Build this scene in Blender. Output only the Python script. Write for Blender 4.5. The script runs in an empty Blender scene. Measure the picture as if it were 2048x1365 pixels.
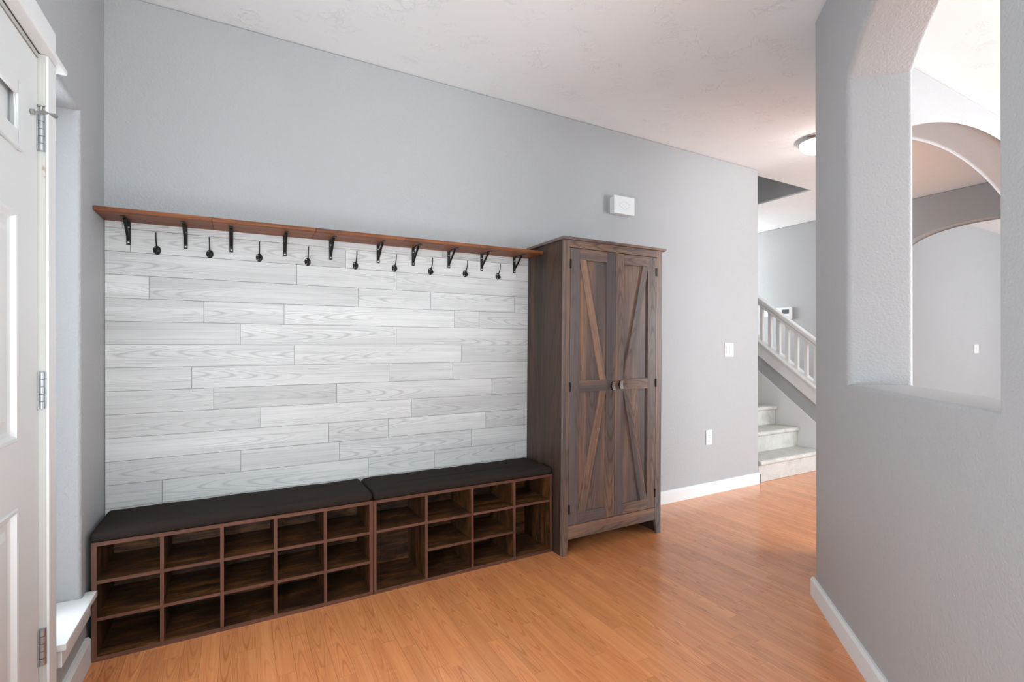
import bpy, bmesh, math, random
from mathutils import Vector, Matrix

random.seed(7)
scene = bpy.context.scene
col = scene.collection

# ------------------------------------------------------------------ camera
CAM_H = 1.19
YAW = math.radians(29.068)
ROLL = math.radians(-0.098)
F_PX = 984.61
SHIFT_PX = 13.18
cam_data = bpy.data.cameras.new('camera')
cam_data.sensor_fit = 'HORIZONTAL'
cam_data.sensor_width = 36.0
cam_data.lens = F_PX / 2048.0 * 36.0
cam_data.shift_y = SHIFT_PX / 2048.0
cam_data.clip_start = 0.02
cam = bpy.data.objects.new('camera', cam_data)
col.objects.link(cam)
fwd = Vector((math.sin(YAW), math.cos(YAW), 0))
rgt0 = Vector((math.cos(YAW), -math.sin(YAW), 0))
up0 = rgt0.cross(fwd)
rgt = rgt0 * math.cos(ROLL) + up0 * math.sin(ROLL)
upv = up0 * math.cos(ROLL) - rgt0 * math.sin(ROLL)
m = Matrix.Identity(4)
for i in range(3):
    m[i][0], m[i][1], m[i][2] = rgt[i], upv[i], -fwd[i]
m.translation = (0, 0, CAM_H)
cam.matrix_world = m
scene.camera = cam

# ------------------------------------------------------------------ colour management, world, daylight
scene.view_settings.view_transform = 'Standard'
scene.view_settings.look = 'None'
scene.view_settings.gamma = 1.0
scene.view_settings.use_curve_mapping = False
scene.view_settings.exposure = 1.3

world = bpy.data.worlds.new('world')
scene.world = world
world.use_nodes = True
bg = world.node_tree.nodes['Background']
bg.inputs[0].default_value = (0.80, 0.88, 1.0, 1)
bg.inputs[1].default_value = 1.0


def area(name, loc, direction, sx, sy, power, color):
    """daylight through a window, or fill light at an added unseen window"""
    l = bpy.data.lights.new(name, 'AREA')
    l.shape = 'RECTANGLE'
    l.size, l.size_y = sx, sy
    l.energy = power
    l.color = color
    o = bpy.data.objects.new(name, l)
    o.location = loc
    o.rotation_euler = Vector(direction).to_track_quat('-Z', 'Y').to_euler()
    col.objects.link(o)
    return o


DAY = (0.90, 0.965, 1.0)
COOL = (0.80, 0.92, 1.0)
area('fill_light_foyer', (0.35, -2.50, 1.55), (0, 0.3, 1.0), 1.35, 1.9, 70, DAY)  # fill from behind the camera, at an added unseen window
area('daylight_dining_window', (4.1, -3.30, 1.45), (0, 1, 0.45), 3.2, 2.1, 58, COOL)
area('fill_light_dining_side', (6.06, -1.45, 1.42), (-1, 0.25, 0), 2.0, 1.8, 78, COOL)  # added light, aimed through the pass-through at left wall and door
area('fill_light_far_room', (8.2, -1.40, 1.4), (0, 1, 0), 2.2, 1.8, 42, COOL)  # added so the room past the second arch gets light
area('daylight_sidelight', (-0.645, 2.19, 1.17), (1, -0.9, 0.0), 0.24, 1.6, 2.8, (0.80, 0.90, 1.0))
area('fill_light_second_sidelight', (-0.645, 0.71, 1.17), (1, 0.45, 0.6), 0.24, 1.6, 20, (0.84, 0.93, 1.0))  # added light to brighten the angled wall and ceiling
area('fill_light_hall', (5.6, 5.36, 1.7), (0, -1, 0), 0.8, 1.2, 15, DAY)  # fill for hall and stairs, at an added window
area('fill_light_landing', (4.46, 5.40, 3.70), (0, -1, -0.1), 0.7, 0.8, 3.0, DAY)  # added to lift the dark stairwell shaft

# ------------------------------------------------------------------ key dimensions (metres)
W = -0.505          # face of the left wall
D = 2.7147          # face of the back wall
H = 2.742           # ceiling
X_END = 3.974       # end of back wall
DP = D - 0.008      # face of the plank cladding


# ------------------------------------------------------------------ node helpers
class NT:
    def __init__(self, name):
        self.mat = bpy.data.materials.new(name)
        self.mat.use_nodes = True
        self.t = self.mat.node_tree
        self.b = self.t.nodes['Principled BSDF']

    def n(self, kind, **kw):
        nd = self.t.nodes.new(kind)
        for k, v in kw.items():
            setattr(nd, k, v)
        return nd

    def link(self, a, b):
        self.t.links.new(a, b)

    def val(self, sock, v):
        if isinstance(v, bpy.types.NodeSocket):
            self.link(v, sock)
        else:
            sock.default_value = v

    def math(self, op, a, b=0.0, c=None, clamp=False):
        nd = self.n('ShaderNodeMath', operation=op, use_clamp=clamp)
        self.val(nd.inputs[0], a)
        self.val(nd.inputs[1], b)
        if c is not None:
            self.val(nd.inputs[2], c)
        return nd.outputs[0]

    def mix(self, f, a, b, blend='MIX'):
        nd = self.n('ShaderNodeMix', data_type='RGBA', blend_type=blend)
        self.val(nd.inputs[0], f)
        self.val(nd.inputs[6], a)
        self.val(nd.inputs[7], b)
        return nd.outputs[2]

    def noise(self, vec, scale, detail=4, rough=0.55, dist=0.0):
        nd = self.n('ShaderNodeTexNoise')
        self.link(vec, nd.inputs['Vector'])
        nd.inputs['Scale'].default_value = scale
        nd.inputs['Detail'].default_value = detail
        nd.inputs['Roughness'].default_value = rough
        nd.inputs['Distortion'].default_value = dist
        return nd.outputs['Fac']

    def ramp(self, f, stops):
        nd = self.n('ShaderNodeValToRGB')
        self.link(f, nd.inputs[0])
        e = nd.color_ramp.elements
        while len(e) < len(stops):
            e.new(0.5)
        for i, (p, c) in enumerate(stops):
            e[i].position = p
            e[i].color = c if len(c) == 4 else (*c, 1)
        return nd.outputs[0]

    def rng(self, f, a, b, c=0.0, d=1.0):
        nd = self.n('ShaderNodeMapRange')
        self.link(f, nd.inputs[0])
        for i, v in enumerate((a, b, c, d)):
            nd.inputs[i + 1].default_value = v
        return nd.outputs[0]

    def bump(self, h, strength, dist):
        nd = self.n('ShaderNodeBump')
        self.link(h, nd.inputs['Height'])
        nd.inputs['Strength'].default_value = strength
        nd.inputs['Distance'].default_value = dist
        self.link(nd.outputs[0], self.b.inputs['Normal'])

    def set(self, **kw):
        for k, v in kw.items():
            s = self.b.inputs[k.replace('_', ' ')]
            self.val(s, v)
        return self.mat


def srgb(r, g, b):
    f = lambda c: (c / 255 / 12.92) if c / 255 <= 0.04045 else ((c / 255 + 0.055) / 1.055) ** 2.4
    return (f(r), f(g), f(b), 1)


def flat(name, rgb, rough=0.5, metal=0.0, spec=0.5, emit=None, estr=0.0):
    k = NT(name)
    k.set(Base_Color=rgb, Roughness=rough, Metallic=metal)
    k.b.inputs['Specular IOR Level'].default_value = spec
    if emit:
        k.b.inputs['Emission Color'].default_value = emit
        k.b.inputs['Emission Strength'].default_value = estr
    return k.mat


def paint(name, rgb, scale, strength, dist, rough=0.55, knock=False):
    k = NT(name)
    tc = k.n('ShaderNodeTexCoord').outputs['Object']
    n1 = k.noise(tc, scale, 3, 0.5)
    h = n1
    if knock:   # knock-down trowel texture: broken ridges here and there
        w = k.noise(tc, 11, 5, 0.6, 1.2)
        ridge = k.math('ABSOLUTE', k.math('SUBTRACT', w, 0.5))
        ridge = k.rng(ridge, 0.0, 0.022, 1.0, 0.0)
        patch = k.rng(k.noise(tc, 5.5, 3, 0.5), 0.50, 0.62)
        h = k.math('ADD', k.math('MULTIPLY', ridge, patch), k.math('MULTIPLY', n1, 0.12))
    big = k.noise(tc, 1.3, 2, 0.5)
    c = k.mix(k.rng(big, 0.3, 0.7), rgb, tuple(v * 0.97 for v in rgb[:3]) + (1,))
    k.set(Base_Color=c, Roughness=rough)
    k.b.inputs['Specular IOR Level'].default_value = 0.35
    k.bump(h, strength, dist)
    return k.mat


def wood(name, stops, line_col, line_amt=0.5, along=1.1, across=11.0, loops=5.0, tint=0.12,
         rough=0.5, fine=0.25, mottle=0.0, mottle_col=None, coat=0.0, bump=0.15, spec=0.4, loop_u=1.3, loop_v=5.0,
         line_w=0.35, hair=0.0, patch=0.0, patch_col=None, mask=(0.40, 0.58), kv=12.0, wander=0.06, wob=3.0):
    """wood grain laid along u of the piece's own surface coordinates"""
    k = NT(name)
    uv = k.n('ShaderNodeTexCoord').outputs['UV']
    at = k.n('ShaderNodeAttribute', attribute_name='rnd').outputs['Fac']
    sep = k.n('ShaderNodeSeparateXYZ')
    k.link(uv, sep.inputs[0])
    u, v = sep.outputs[0], sep.outputs[1]

    def vec(su, sv, sz):
        cb = k.n('ShaderNodeCombineXYZ')
        k.link(k.math('MULTIPLY', u, su), cb.inputs[0])
        k.link(k.math('MULTIPLY', v, sv), cb.inputs[1])
        k.link(k.math('MULTIPLY', at, sz), cb.inputs[2])
        return cb.outputs[0]

    broad = k.noise(vec(along, across, 31.0), 1.0, 4, 0.6, 0.6)
    finen = k.noise(vec(7.0, 170.0, 17.0), 1.0, 3, 0.6)
    low = k.noise(vec(loop_u, loop_v, 53.0), 1.0, 2, 0.45)
    # plain-sawn figure: nested arches along the middle of the board, straight lines towards its edges
    flip = k.math('SUBTRACT', k.math('MULTIPLY', k.math('GREATER_THAN', k.math('FRACT', k.math('MULTIPLY', at, 57.3)), 0.5), 2.0), 1.0)
    vw = k.math('ADD', v, k.math('MULTIPLY', k.math('SUBTRACT', k.noise(vec(loop_u, 0.0, 91.0), 1.0, 1, 0.4), 0.5), wander))
    par = k.math('POWER', k.math('ABSOLUTE', k.math('MULTIPLY', vw, kv)), 2.0)
    ph = k.math('ADD', k.math('MULTIPLY', k.math('ADD', k.math('MULTIPLY', u, flip), par), loops), k.math('MULTIPLY', low, wob))
    saw = k.math('FRACT', ph)
    dd = k.math('ABSOLUTE', k.math('SUBTRACT', saw, 0.5))
    line = k.rng(dd, 0.5 - 0.5 * line_w, 0.5, 0.0, 1.0)         # 1 on the late-wood line
    where = k.rng(k.noise(vec(0.9, 6.0, 71.0), 1.0, 2, 0.5), mask[0], mask[1])
    line = k.math('MULTIPLY', k.math('MULTIPLY', line, where), line_amt)
    fac = k.math('ADD', broad, k.math('MULTIPLY', k.math('SUBTRACT', finen, 0.5), fine))
    base = k.ramp(fac, stops)
    if patch_col:
        pt = k.noise(vec(0.55, 5.5, 41.0), 1.0, 3, 0.5, 0.4)
        base = k.mix(k.math('MULTIPLY', k.rng(pt, 0.46, 0.60), patch), base, patch_col)
    c = k.mix(line, base, line_col)
    if hair:
        hn = k.noise(vec(2.2, 240.0, 23.0), 1.0, 2, 0.5)
        c = k.mix(k.math('MULTIPLY', k.rng(hn, 0.56, 0.70), hair), c, line_col)
    if mottle_col:
        mo = k.noise(vec(9.0, 22.0, 13.0), 1.0, 6, 0.68, 0.8)
        c = k.mix(k.math('MULTIPLY', k.rng(mo, 0.47, 0.66), mottle), c, mottle_col)
    hsv = k.n('ShaderNodeHueSaturation')
    k.link(c, hsv.inputs['Color'])
    k.link(k.math('ADD', 1.0 - tint, k.math('MULTIPLY', at, 2 * tint)), hsv.inputs['Value'])
    k.set(Base_Color=hsv.outputs[0], Roughness=rough)
    k.b.inputs['Specular IOR Level'].default_value = spec
    k.b.inputs['Coat Weight'].default_value = coat
    k.b.inputs['Coat Roughness'].default_value = 0.12
    if bump:
        k.bump(k.math('SUBTRACT', finen, line), bump, 0.0006)
    return k.mat


M = {}
M['wall'] = paint('grey_wall_paint', srgb(181, 182, 183), 110, 0.7, 0.0038, 0.5)
M['ceiling'] = paint('white_ceiling', (0.90, 0.917, 0.925, 1), 60, 0.55, 0.0036, 0.7, knock=True)
M['white'] = flat('white_trim_paint', (0.82, 0.82, 0.81, 1), 0.55, spec=0.3)
M['door_white'] = flat('door_paint', (0.76, 0.765, 0.755, 1), 0.62, spec=0.25)
M['jamb'] = flat('shaded_jamb_paint', (0.60, 0.59, 0.55, 1), 0.45)  # colour darkened to stand for shade on the jamb
M['plastic'] = flat('white_plastic', (0.82, 0.83, 0.83, 1), 0.35)
M['plastic_line'] = flat('plastic_groove', (0.42, 0.43, 0.43, 1), 0.5)
M['slot'] = flat('dark_slot', (0.05, 0.05, 0.05, 1), 0.6)
M['screen'] = flat('lcd_screen', srgb(84, 90, 96), 0.25)
M['black'] = flat('black_iron', (0.012, 0.012, 0.012, 1), 0.42, 0.3)
M['bracket'] = flat('dark_bracket_metal', (0.022, 0.02, 0.019, 1), 0.38, 0.55)
M['screw'] = flat('screw_head', (0.62, 0.62, 0.60, 1), 0.25, 0.9)
M['nickel'] = flat('satin_nickel', (0.50, 0.49, 0.47, 1), 0.28, 1.0)
M['hinge'] = flat('grey_hinge_steel', (0.42, 0.43, 0.45, 1), 0.35, 0.75)
M['rubber'] = flat('white_rubber', (0.8, 0.8, 0.78, 1), 0.6)
M['lamp_glass'] = flat('lit_lamp_glass', (0.9, 0.88, 0.83, 1), 0.3, emit=(1.0, 0.95, 0.86, 1), estr=1.6)
M['glass'] = flat('window_glass', (0.85, 0.9, 0.92, 1), 0.05, emit=(0.86, 0.93, 1.0, 1), estr=0.45)  # panes emit a glow that stands in for daylight behind them
M['subfloor'] = flat('floor_joint', srgb(120, 66, 36), 0.5)

k = NT('charcoal_fabric')
tc = k.n('ShaderNodeTexCoord').outputs['Object']
fn = k.noise(tc, 900, 2, 0.6)
fb = k.noise(tc, 6, 3, 0.6)
c = k.mix(fn, srgb(28, 23, 20), srgb(58, 50, 46))
c = k.mix(k.rng(fb, 0.35, 0.7, 0.0, 0.2), c, srgb(52, 45, 41))
k.set(Base_Color=c, Roughness=0.92)
k.b.inputs['Specular IOR Level'].default_value = 0.15
k.bump(fn, 0.3, 0.001)
M['fabric'] = k.mat

k = NT('beige_carpet')
tc = k.n('ShaderNodeTexCoord').outputs['Object']
fn = k.noise(tc, 170, 3, 0.7)
fb = k.noise(tc, 9, 3, 0.6)
c = k.mix(k.rng(fn, 0.3, 0.7), srgb(192, 189, 181), srgb(236, 234, 228))
c = k.mix(k.rng(fb, 0.42, 0.7, 0.0, 0.35), c, srgb(168, 163, 153))
k.set(Base_Color=c, Roughness=0.95)
k.bump(fn, 0.7, 0.006)
M['carpet'] = k.mat

M['floor'] = wood('cherry_laminate',
                  [(0.22, srgb(216, 136, 82)), (0.5, srgb(230, 150, 94)), (0.8, srgb(240, 168, 111))],
                  srgb(184, 102, 58), 0.72, along=1.0, across=24, loops=7.0, tint=0.075, rough=0.30,
                  fine=0.30, coat=0.5, bump=0.02, spec=0.5, loop_u=1.6, loop_v=10.0, line_w=0.40, hair=0.25,
                  mask=(0.40, 0.54), kv=21.0, wander=0.07, wob=2.6)
M['plank'] = wood('pale_grey_plank',
                  [(0.2, srgb(196, 196, 194)), (0.5, srgb(212, 212, 210)), (0.8, srgb(222, 222, 220))],
                  srgb(150, 150, 149), 0.55, along=1.2, across=34, loops=9.0, tint=0.10, rough=0.55,
                  fine=0.45, bump=0.08, loop_u=1.1, loop_v=9.0, line_w=0.42, hair=0.40, mask=(0.42, 0.56), kv=16.0,
                  wander=0.16, wob=3.6, patch=0.5, patch_col=srgb(190, 190, 188))
M['shelf'] = wood('stained_pine',
                  [(0.22, srgb(74, 36, 12)), (0.5, srgb(132, 72, 30)), (0.8, srgb(172, 106, 54))],
                  srgb(60, 30, 12), 0.5, along=1.0, across=34, loops=5.0, tint=0.12, rough=0.5, fine=0.7, hair=0.5, kv=9.0)
M['bench_edge'] = wood('bench_edge_band',
                       [(0.25, srgb(80, 50, 38)), (0.55, srgb(108, 71, 56)), (0.8, srgb(124, 84, 66))],
                       srgb(66, 40, 30), 0.2, along=1.5, across=60, tint=0.05, rough=0.5, fine=0.4, hair=0.3)
M['bench_in'] = wood('rustic_brown_board',
                     [(0.26, srgb(40, 26, 17)), (0.48, srgb(84, 53, 31)), (0.76, srgb(146, 96, 50))],
                     srgb(30, 20, 14), 0.5, along=3.2, across=14, loops=3.0, tint=0.1, rough=0.5,
                     fine=0.6, mottle=0.85, mottle_col=srgb(34, 23, 16), hair=0.5, kv=6.0)
M['cab'] = wood('weathered_oak_veneer',
                [(0.26, srgb(92, 80, 76)), (0.42, srgb(122, 102, 92)), (0.56, srgb(150, 119, 100)), (0.74, srgb(180, 138, 110))],
                srgb(68, 52, 46), 0.6, along=0.6, across=16, loops=7.0, tint=0.10, rough=0.42,
                fine=0.40, bump=0.12, loop_u=0.8, loop_v=8.0, line_w=0.42, hair=0.4, patch=0.8, patch_col=srgb(98, 92, 93),
                mask=(0.45, 0.58), kv=12.0, wander=0.10)
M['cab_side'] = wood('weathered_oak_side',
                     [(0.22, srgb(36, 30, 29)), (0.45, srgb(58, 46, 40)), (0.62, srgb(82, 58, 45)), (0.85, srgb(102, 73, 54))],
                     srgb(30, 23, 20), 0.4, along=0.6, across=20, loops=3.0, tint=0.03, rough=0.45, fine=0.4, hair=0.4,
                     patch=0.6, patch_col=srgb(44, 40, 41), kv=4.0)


# ------------------------------------------------------------------ mesh helpers
class MB:
    """collects shapes, then links them as one mesh object"""

    def __init__(self):
        self.v, self.f, self.mi, self.g, self.sm, self.c = [], [], [], [], [], []

    def add(self, vs, fs, mat=0, grain=(1, 0, 0), smooth=False):
        o = len(self.v)
        self.v += [tuple(p) for p in vs]
        cen = tuple((min(p[i] for p in vs) + max(p[i] for p in vs)) / 2 for i in range(3))
        for f in fs:
            self.c.append(cen)
            self.f.append([i + o for i in f])
            self.mi.append(mat(f, vs) if callable(mat) else mat)
            self.g.append(grain)
            self.sm.append(smooth)
        return self

    def box(self, x0, x1, y0, y1, z0, z1, mat=0, grain=(1, 0, 0)):
        vs = [(x, y, z) for x in (x0, x1) for y in (y0, y1) for z in (z0, z1)]
        fs = [(0, 1, 3, 2), (4, 6, 7, 5), (0, 4, 5, 1), (2, 3, 7, 6), (0, 2, 6, 4), (1, 5, 7, 3)]
        return self.add(vs, fs, mat, grain)

    def prism(self, poly, axis, a, b, mat=0, grain=(1, 0, 0), smooth=False):
        """poly: 2-D points in the two remaining axes (cyclic order x,y,z), extruded along axis"""
        def p3(q, t):
            if axis == 'x':
                return (t, q[0], q[1])
            if axis == 'y':
                return (q[0], t, q[1])
            return (q[0], q[1], t)
        n = len(poly)
        vs = [p3(q, a) for q in poly] + [p3(q, b) for q in poly]
        fs = [tuple(range(n)), tuple(range(2 * n - 1, n - 1, -1))]
        self.add(vs, fs, mat, grain)
        o = len(self.v) - 2 * n
        for i in range(n):
            j = (i + 1) % n
            self.f.append([o + i, o + n + i, o + n + j, o + j])
            self.mi.append(mat if not callable(mat) else 0)
            self.g.append(grain)
            self.sm.append(smooth)
            self.c.append(self.c[-1])
        return self

    def tube(self, pts, rad, n=10, mat=0, cap=True):
        pts = [Vector(p) for p in pts]
        rr = rad if isinstance(rad, (list, tuple)) else [rad] * len(pts)
        vs, fs = [], []
        prev = None
        for i, p in enumerate(pts):
            t = (pts[min(i + 1, len(pts) - 1)] - pts[max(i - 1, 0)]).normalized()
            if prev is None:
                a = t.orthogonal().normalized()
            else:
                a = (prev - t * prev.dot(t)).normalized()
            prev = a
            b = t.cross(a)
            for q in range(n):
                th = 2 * math.pi * q / n
                vs.append(p + (a * math.cos(th) + b * math.sin(th)) * rr[i])
        for i in range(len(pts) - 1):
            for q in range(n):
                r = (q + 1) % n
                fs.append((i * n + q, i * n + r, (i + 1) * n + r, (i + 1) * n + q))
        self.add(vs, fs, mat, smooth=True)
        if cap:
            self.add(vs[:n], [tuple(range(n - 1, -1, -1))], mat)
            self.add(vs[-n:], [tuple(range(n))], mat)
        return self

    def lathe(self, prof, centre, axis='z', n=32, mat=0, sx=1.0, sz=1.0):
        """prof: (radius, height) pairs; heights run along +axis ('z') or -y ('y')"""
        vs, fs = [], []
        c = Vector(centre)
        for r, h in prof:
            for q in range(n):
                th = 2 * math.pi * q / n
                if axis == 'z':
                    vs.append(c + Vector((r * math.cos(th), r * math.sin(th), h)))
                elif axis == 'y':
                    vs.append(c + Vector((r * math.cos(th) * sx, -h, r * math.sin(th) * sz)))
                else:
                    vs.append(c + Vector((h, r * math.cos(th) * sx, r * math.sin(th) * sz)))
        for i in range(len(prof) - 1):
            for q in range(n):
                r = (q + 1) % n
                fs.append((i * n + q, i * n + r, (i + 1) * n + r, (i + 1) * n + q))
        self.add(vs, fs, mat, smooth=True)
        self.add(vs[:n], [tuple(range(n))], mat)
        self.add(vs[-n:], [tuple(range(n - 1, -1, -1))], mat)
        return self

    def map(self, fn):
        self.v = [tuple(fn(*p)) for p in self.v]
        return self

    def build(self, name, mats, parent=None, bevel=0.0, seg=2, rnd=None, origin=None, smooth=False):
        me = bpy.data.meshes.new(name)
        vs = self.v
        if origin:
            vs = [(p[0] - origin[0], p[1] - origin[1], p[2] - origin[2]) for p in vs]
        me.from_pydata(vs, [], self.f)
        for mt in (mats if isinstance(mats, (list, tuple)) else [mats]):
            me.materials.append(mt)
        bm = bmesh.new()
        bm.from_mesh(me)
        bm.faces.ensure_lookup_table()
        uvl = bm.loops.layers.uv.new('UVMap')
        for i, f in enumerate(bm.faces):
            f.material_index = self.mi[i]
            f.smooth = self.sm[i] or smooth
        bmesh.ops.recalc_face_normals(bm, faces=bm.faces)
        for i, f in enumerate(bm.faces):
            g = Vector(self.g[i]).normalized()
            nrm = f.normal
            if abs(nrm.dot(g)) > 0.92:
                g = nrm.orthogonal().normalized()
            g = (g - nrm * nrm.dot(g)).normalized()
            h = nrm.cross(g)
            cen = Vector(self.c[i]) - Vector(origin or (0, 0, 0))
            for lp in f.loops:
                q = lp.vert.co - cen
                lp[uvl].uv = (q.dot(g), q.dot(h))
        if bevel:
            bmesh.ops.remove_doubles(bm, verts=bm.verts, dist=1e-5)
            es = [e for e in bm.edges if len(e.link_faces) == 2 and e.calc_face_angle(0) > 0.5]
            bmesh.ops.bevel(bm, geom=es, offset=bevel, segments=seg, profile=0.5, affect='EDGES', clamp_overlap=True)
            if seg > 2:
                for f in bm.faces:
                    f.smooth = True
        bm.to_mesh(me)
        bm.free()
        a = me.attributes.new('rnd', 'FLOAT', 'FACE')
        r = random.random() if rnd is None else rnd
        a.data.foreach_set('value', [r] * len(me.polygons))
        o = bpy.data.objects.new(name, me)
        if origin:
            o.location = origin
        col.objects.link(o)
        if parent:
            o.parent = parent
            if origin:
                o.location = Vector(origin) - Vector(parent.location)
        return o


def boxo(name, mat, parent, x0, x1, y0, y1, z0, z1, grain=(1, 0, 0), bevel=0.0, seg=2, **kw):
    return MB().box(x0, x1, y0, y1, z0, z1, 0, grain).build(name, mat, parent, bevel, seg, **kw)


def tag(o, label, cat, group=None):
    o['label'] = label
    o['category'] = cat
    if group:
        o['group'] = group
    return o


def struct(o, label=None):
    o['kind'] = 'structure'
    if label:
        o['label'] = label
    return o


def empty(name, loc=(0, 0, 0)):
    o = bpy.data.objects.new(name, None)
    o.location = loc
    o.empty_display_size = 0.05
    col.objects.link(o)
    return o


def plate(name, mat, outer, holes, origin, xdir, ydir, thick, bevel=0.0, res=3):
    """flat slab with openings: outlines in metres along xdir / ydir, thickness away from xdir x ydir"""
    cu = bpy.data.curves.new(name, 'CURVE')
    cu.dimensions = '2D'
    cu.fill_mode = 'BOTH'
    cu.extrude = thick / 2 - bevel
    cu.bevel_depth = bevel
    cu.bevel_resolution = res
    cu.offset = -bevel
    for pts in [outer] + holes:
        sp = cu.splines.new('POLY')
        sp.points.add(len(pts) - 1)
        for i, p in enumerate(pts):
            sp.points[i].co = (p[0], p[1], 0, 1)
        sp.use_cyclic_u = True
    tmp = bpy.data.objects.new(name, cu)
    col.objects.link(tmp)
    dg = bpy.context.evaluated_depsgraph_get()
    me = bpy.data.meshes.new_from_object(tmp.evaluated_get(dg))
    bpy.data.objects.remove(tmp)
    bpy.data.curves.remove(cu)
    me.name = name
    x, y = Vector(xdir).normalized(), Vector(ydir).normalized()
    z = x.cross(y)
    mt = Matrix.Identity(4)
    for i in range(3):
        mt[i][0], mt[i][1], mt[i][2] = x[i], y[i], z[i]
    mt.translation = Vector(origin) - z * (thick / 2)
    me.transform(mt)
    me.materials.clear()
    me.materials.append(mat)
    bm = bmesh.new()
    bm.from_mesh(me)
    bmesh.ops.remove_doubles(bm, verts=bm.verts, dist=1e-5)
    bmesh.ops.recalc_face_normals(bm, faces=bm.faces)
    for f in bm.faces:
        f.smooth = True
    for e in bm.edges:
        if e.calc_face_angle(0) > 0.6:
            e.smooth = False
    bm.to_mesh(me)
    bm.free()
    o = bpy.data.objects.new(name, me)
    col.objects.link(o)
    return o


# ================================================================== the setting
# ---- floor: subfloor slab and laminate strips running towards the back wall
floor = struct(boxo('floor', M['subfloor'], None, W - 0.2, 9.9, -3.5, 5.6, -0.06, -0.006))
SW = 0.0627


def project(x, y):
    d = Vector((x, y, -CAM_H))
    z = d.dot(fwd)
    if z < 0.1:
        return None
    return (1024 + F_PX * d.dot(rgt) / z, 695.7 - F_PX * d.dot(upv) / z)


strips = []
ci = 0
x = W
while x < 6.3:
    x1 = x + SW
    y = -0.55 - random.random() * 0.45
    while y < D - 0.004 if x < X_END else y < 3.9:
        ln = random.choice((0.33, 0.42, 0.46, 0.50, 0.56))
        y1 = y + ln
        top = D - 0.003 if x1 < X_END + 0.06 else 5.4
        if y1 > 0.05 and y < top:
            strips.append((x, x1, max(y, -0.6), min(y1, top)))
        y = y1
    x = x1
    ci += 1


def seen_area(s):
    x0, x1, y0, y1 = s
    if x1 - (y0 + y1) / 2 > 1.06 and (x0 + x1) / 2 < 2.6:      # behind the angled wall
        return 0
    if (y0 + y1) / 2 < 0.55 * (x0 + x1) / 2 and x0 > 2.35:
        return 0
    if y0 > 2.4 and x1 < 1.6:
        return 0
    ps = [project(a, b) for a, b in ((x0, y0), (x1, y0), (x1, y1), (x0, y1))]
    if None in ps:
        return 0
    mx = sum(p[0] for p in ps) / 4
    my = sum(p[1] for p in ps) / 4
    if not (-30 < mx < 1700 and my < 1420):
        return 0
    return abs(sum(ps[i][0] * ps[(i + 1) % 4][1] - ps[(i + 1) % 4][0] * ps[i][1] for i in range(4))) / 2


strips.sort(key=lambda s: -seen_area(s))
G = 0.0003
rest = MB()
rest_rnd = []
for i, (x0, x1, y0, y1) in enumerate(strips):
    dz = random.uniform(-0.0002, 0.0002)
    if i < 300:
        MB().box(x0 + G, x1 - G, y0 + G, y1 - G, -0.006, dz, 0, (0, 1, 0)).build('floor_plank', M['floor'], floor)
    else:
        rest.box(x0 + G, x1 - G, y0 + G, y1 - G, -0.006, dz, 0, (0, 1, 0))
        rest_rnd += [random.random()] * 6
r = rest.build('floor_planks_beyond', M['floor'], floor)
r.data.attributes['rnd'].data.foreach_set('value', rest_rnd)
r['kind'] = 'stuff'
for nm, b in (('floor_section', (W - 0.2, 6.4, -3.5, -0.6)), ('floor_section', (6.4, 9.9, -3.5, 5.6))):
    boxo(nm, M['floor'], floor, b[0], b[1], b[2], b[3], -0.006, 0.0, (0, 1, 0))

# ---- ceiling with the stair-well opening
struct(plate('ceiling', M['ceiling'], [(W - 0.2, -3.5), (9.9, -3.5), (9.9, 5.6), (W - 0.2, 5.6)],
             [[(X_END, 2.813), (4.95, 2.813), (4.95, 5.45), (X_END, 5.45)]],
             (0, 0, H + 0.015), (1, 0, 0), (0, 1, 0), 0.015))
well = MB()
well.box(4.95, 5.05, 2.72, 5.5, H + 0.0152, H + 1.6)
well.box(X_END - 0.1, X_END, 2.72, 5.5, H + 0.0152, H + 1.6)
well.box(X_END, 4.95, 2.713, 2.813, H + 0.0152, H + 1.6)
well.box(X_END, 4.95, 5.45, 5.55, H + 0.0152, H + 1.6)
struct(well.build('wall_stairwell', M['wall']))
struct(boxo('ceiling_upper', M['ceiling'], None, X_END - 0.1, 5.05, 2.7, 5.55, H + 1.6, H + 1.7))

# ---- walls
struct(plate('wall_back', M['wall'], [(W - 0.15, 0), (X_END, 0), (X_END, H), (W - 0.15, H)], [],
             (0, D, 0), (1, 0, 0), (0, 0, 1), 0.13, 0.012))


def seg_arch(cx, z_apex, half, spring_drop, n, z0):
    """opening outline with a segmental head: from floor level up and over"""
    R = (half * half + spring_drop * spring_drop) / (2 * spring_drop)
    pts = [(cx - half, z0), (cx + half, z0)]
    th = math.asin(half / R)
    for i in range(n + 1):
        a = th - 2 * th * i / n
        pts.append((cx + R * math.sin(a), z_apex - R + R * math.cos(a)))
    return pts


def ell_arch(cx, z_apex, half, drop, n, z0):
    pts = [(cx - half, z0), (cx + half, z0)]
    for i in range(n + 1):
        a = math.pi * i / n
        pts.append((cx + half * math.cos(a), z_apex - drop + drop * math.sin(a)))
    return pts


# left wall with door, sidelight and added second sidelight openings; outline coordinates run along +y
struct(plate('wall_left', M['wall'], [(-2.65, 0), (D + 0.1, 0), (D + 0.1, H), (-2.65, H)],
             [[(0.985, -0.3), (1.925, -0.3), (1.925, 2.045), (0.985, 2.045)][::-1],
              [(2.03, 0.25), (2.352, 0.25), (2.352, 2.063), (2.03, 2.063)],
              [(0.55, 0.25), (0.872, 0.25), (0.872, 2.063), (0.55, 2.063)]],
             (W, 0, 0), (0, 1, 0), (0, 0, 1), 0.17, 0.014))

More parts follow.
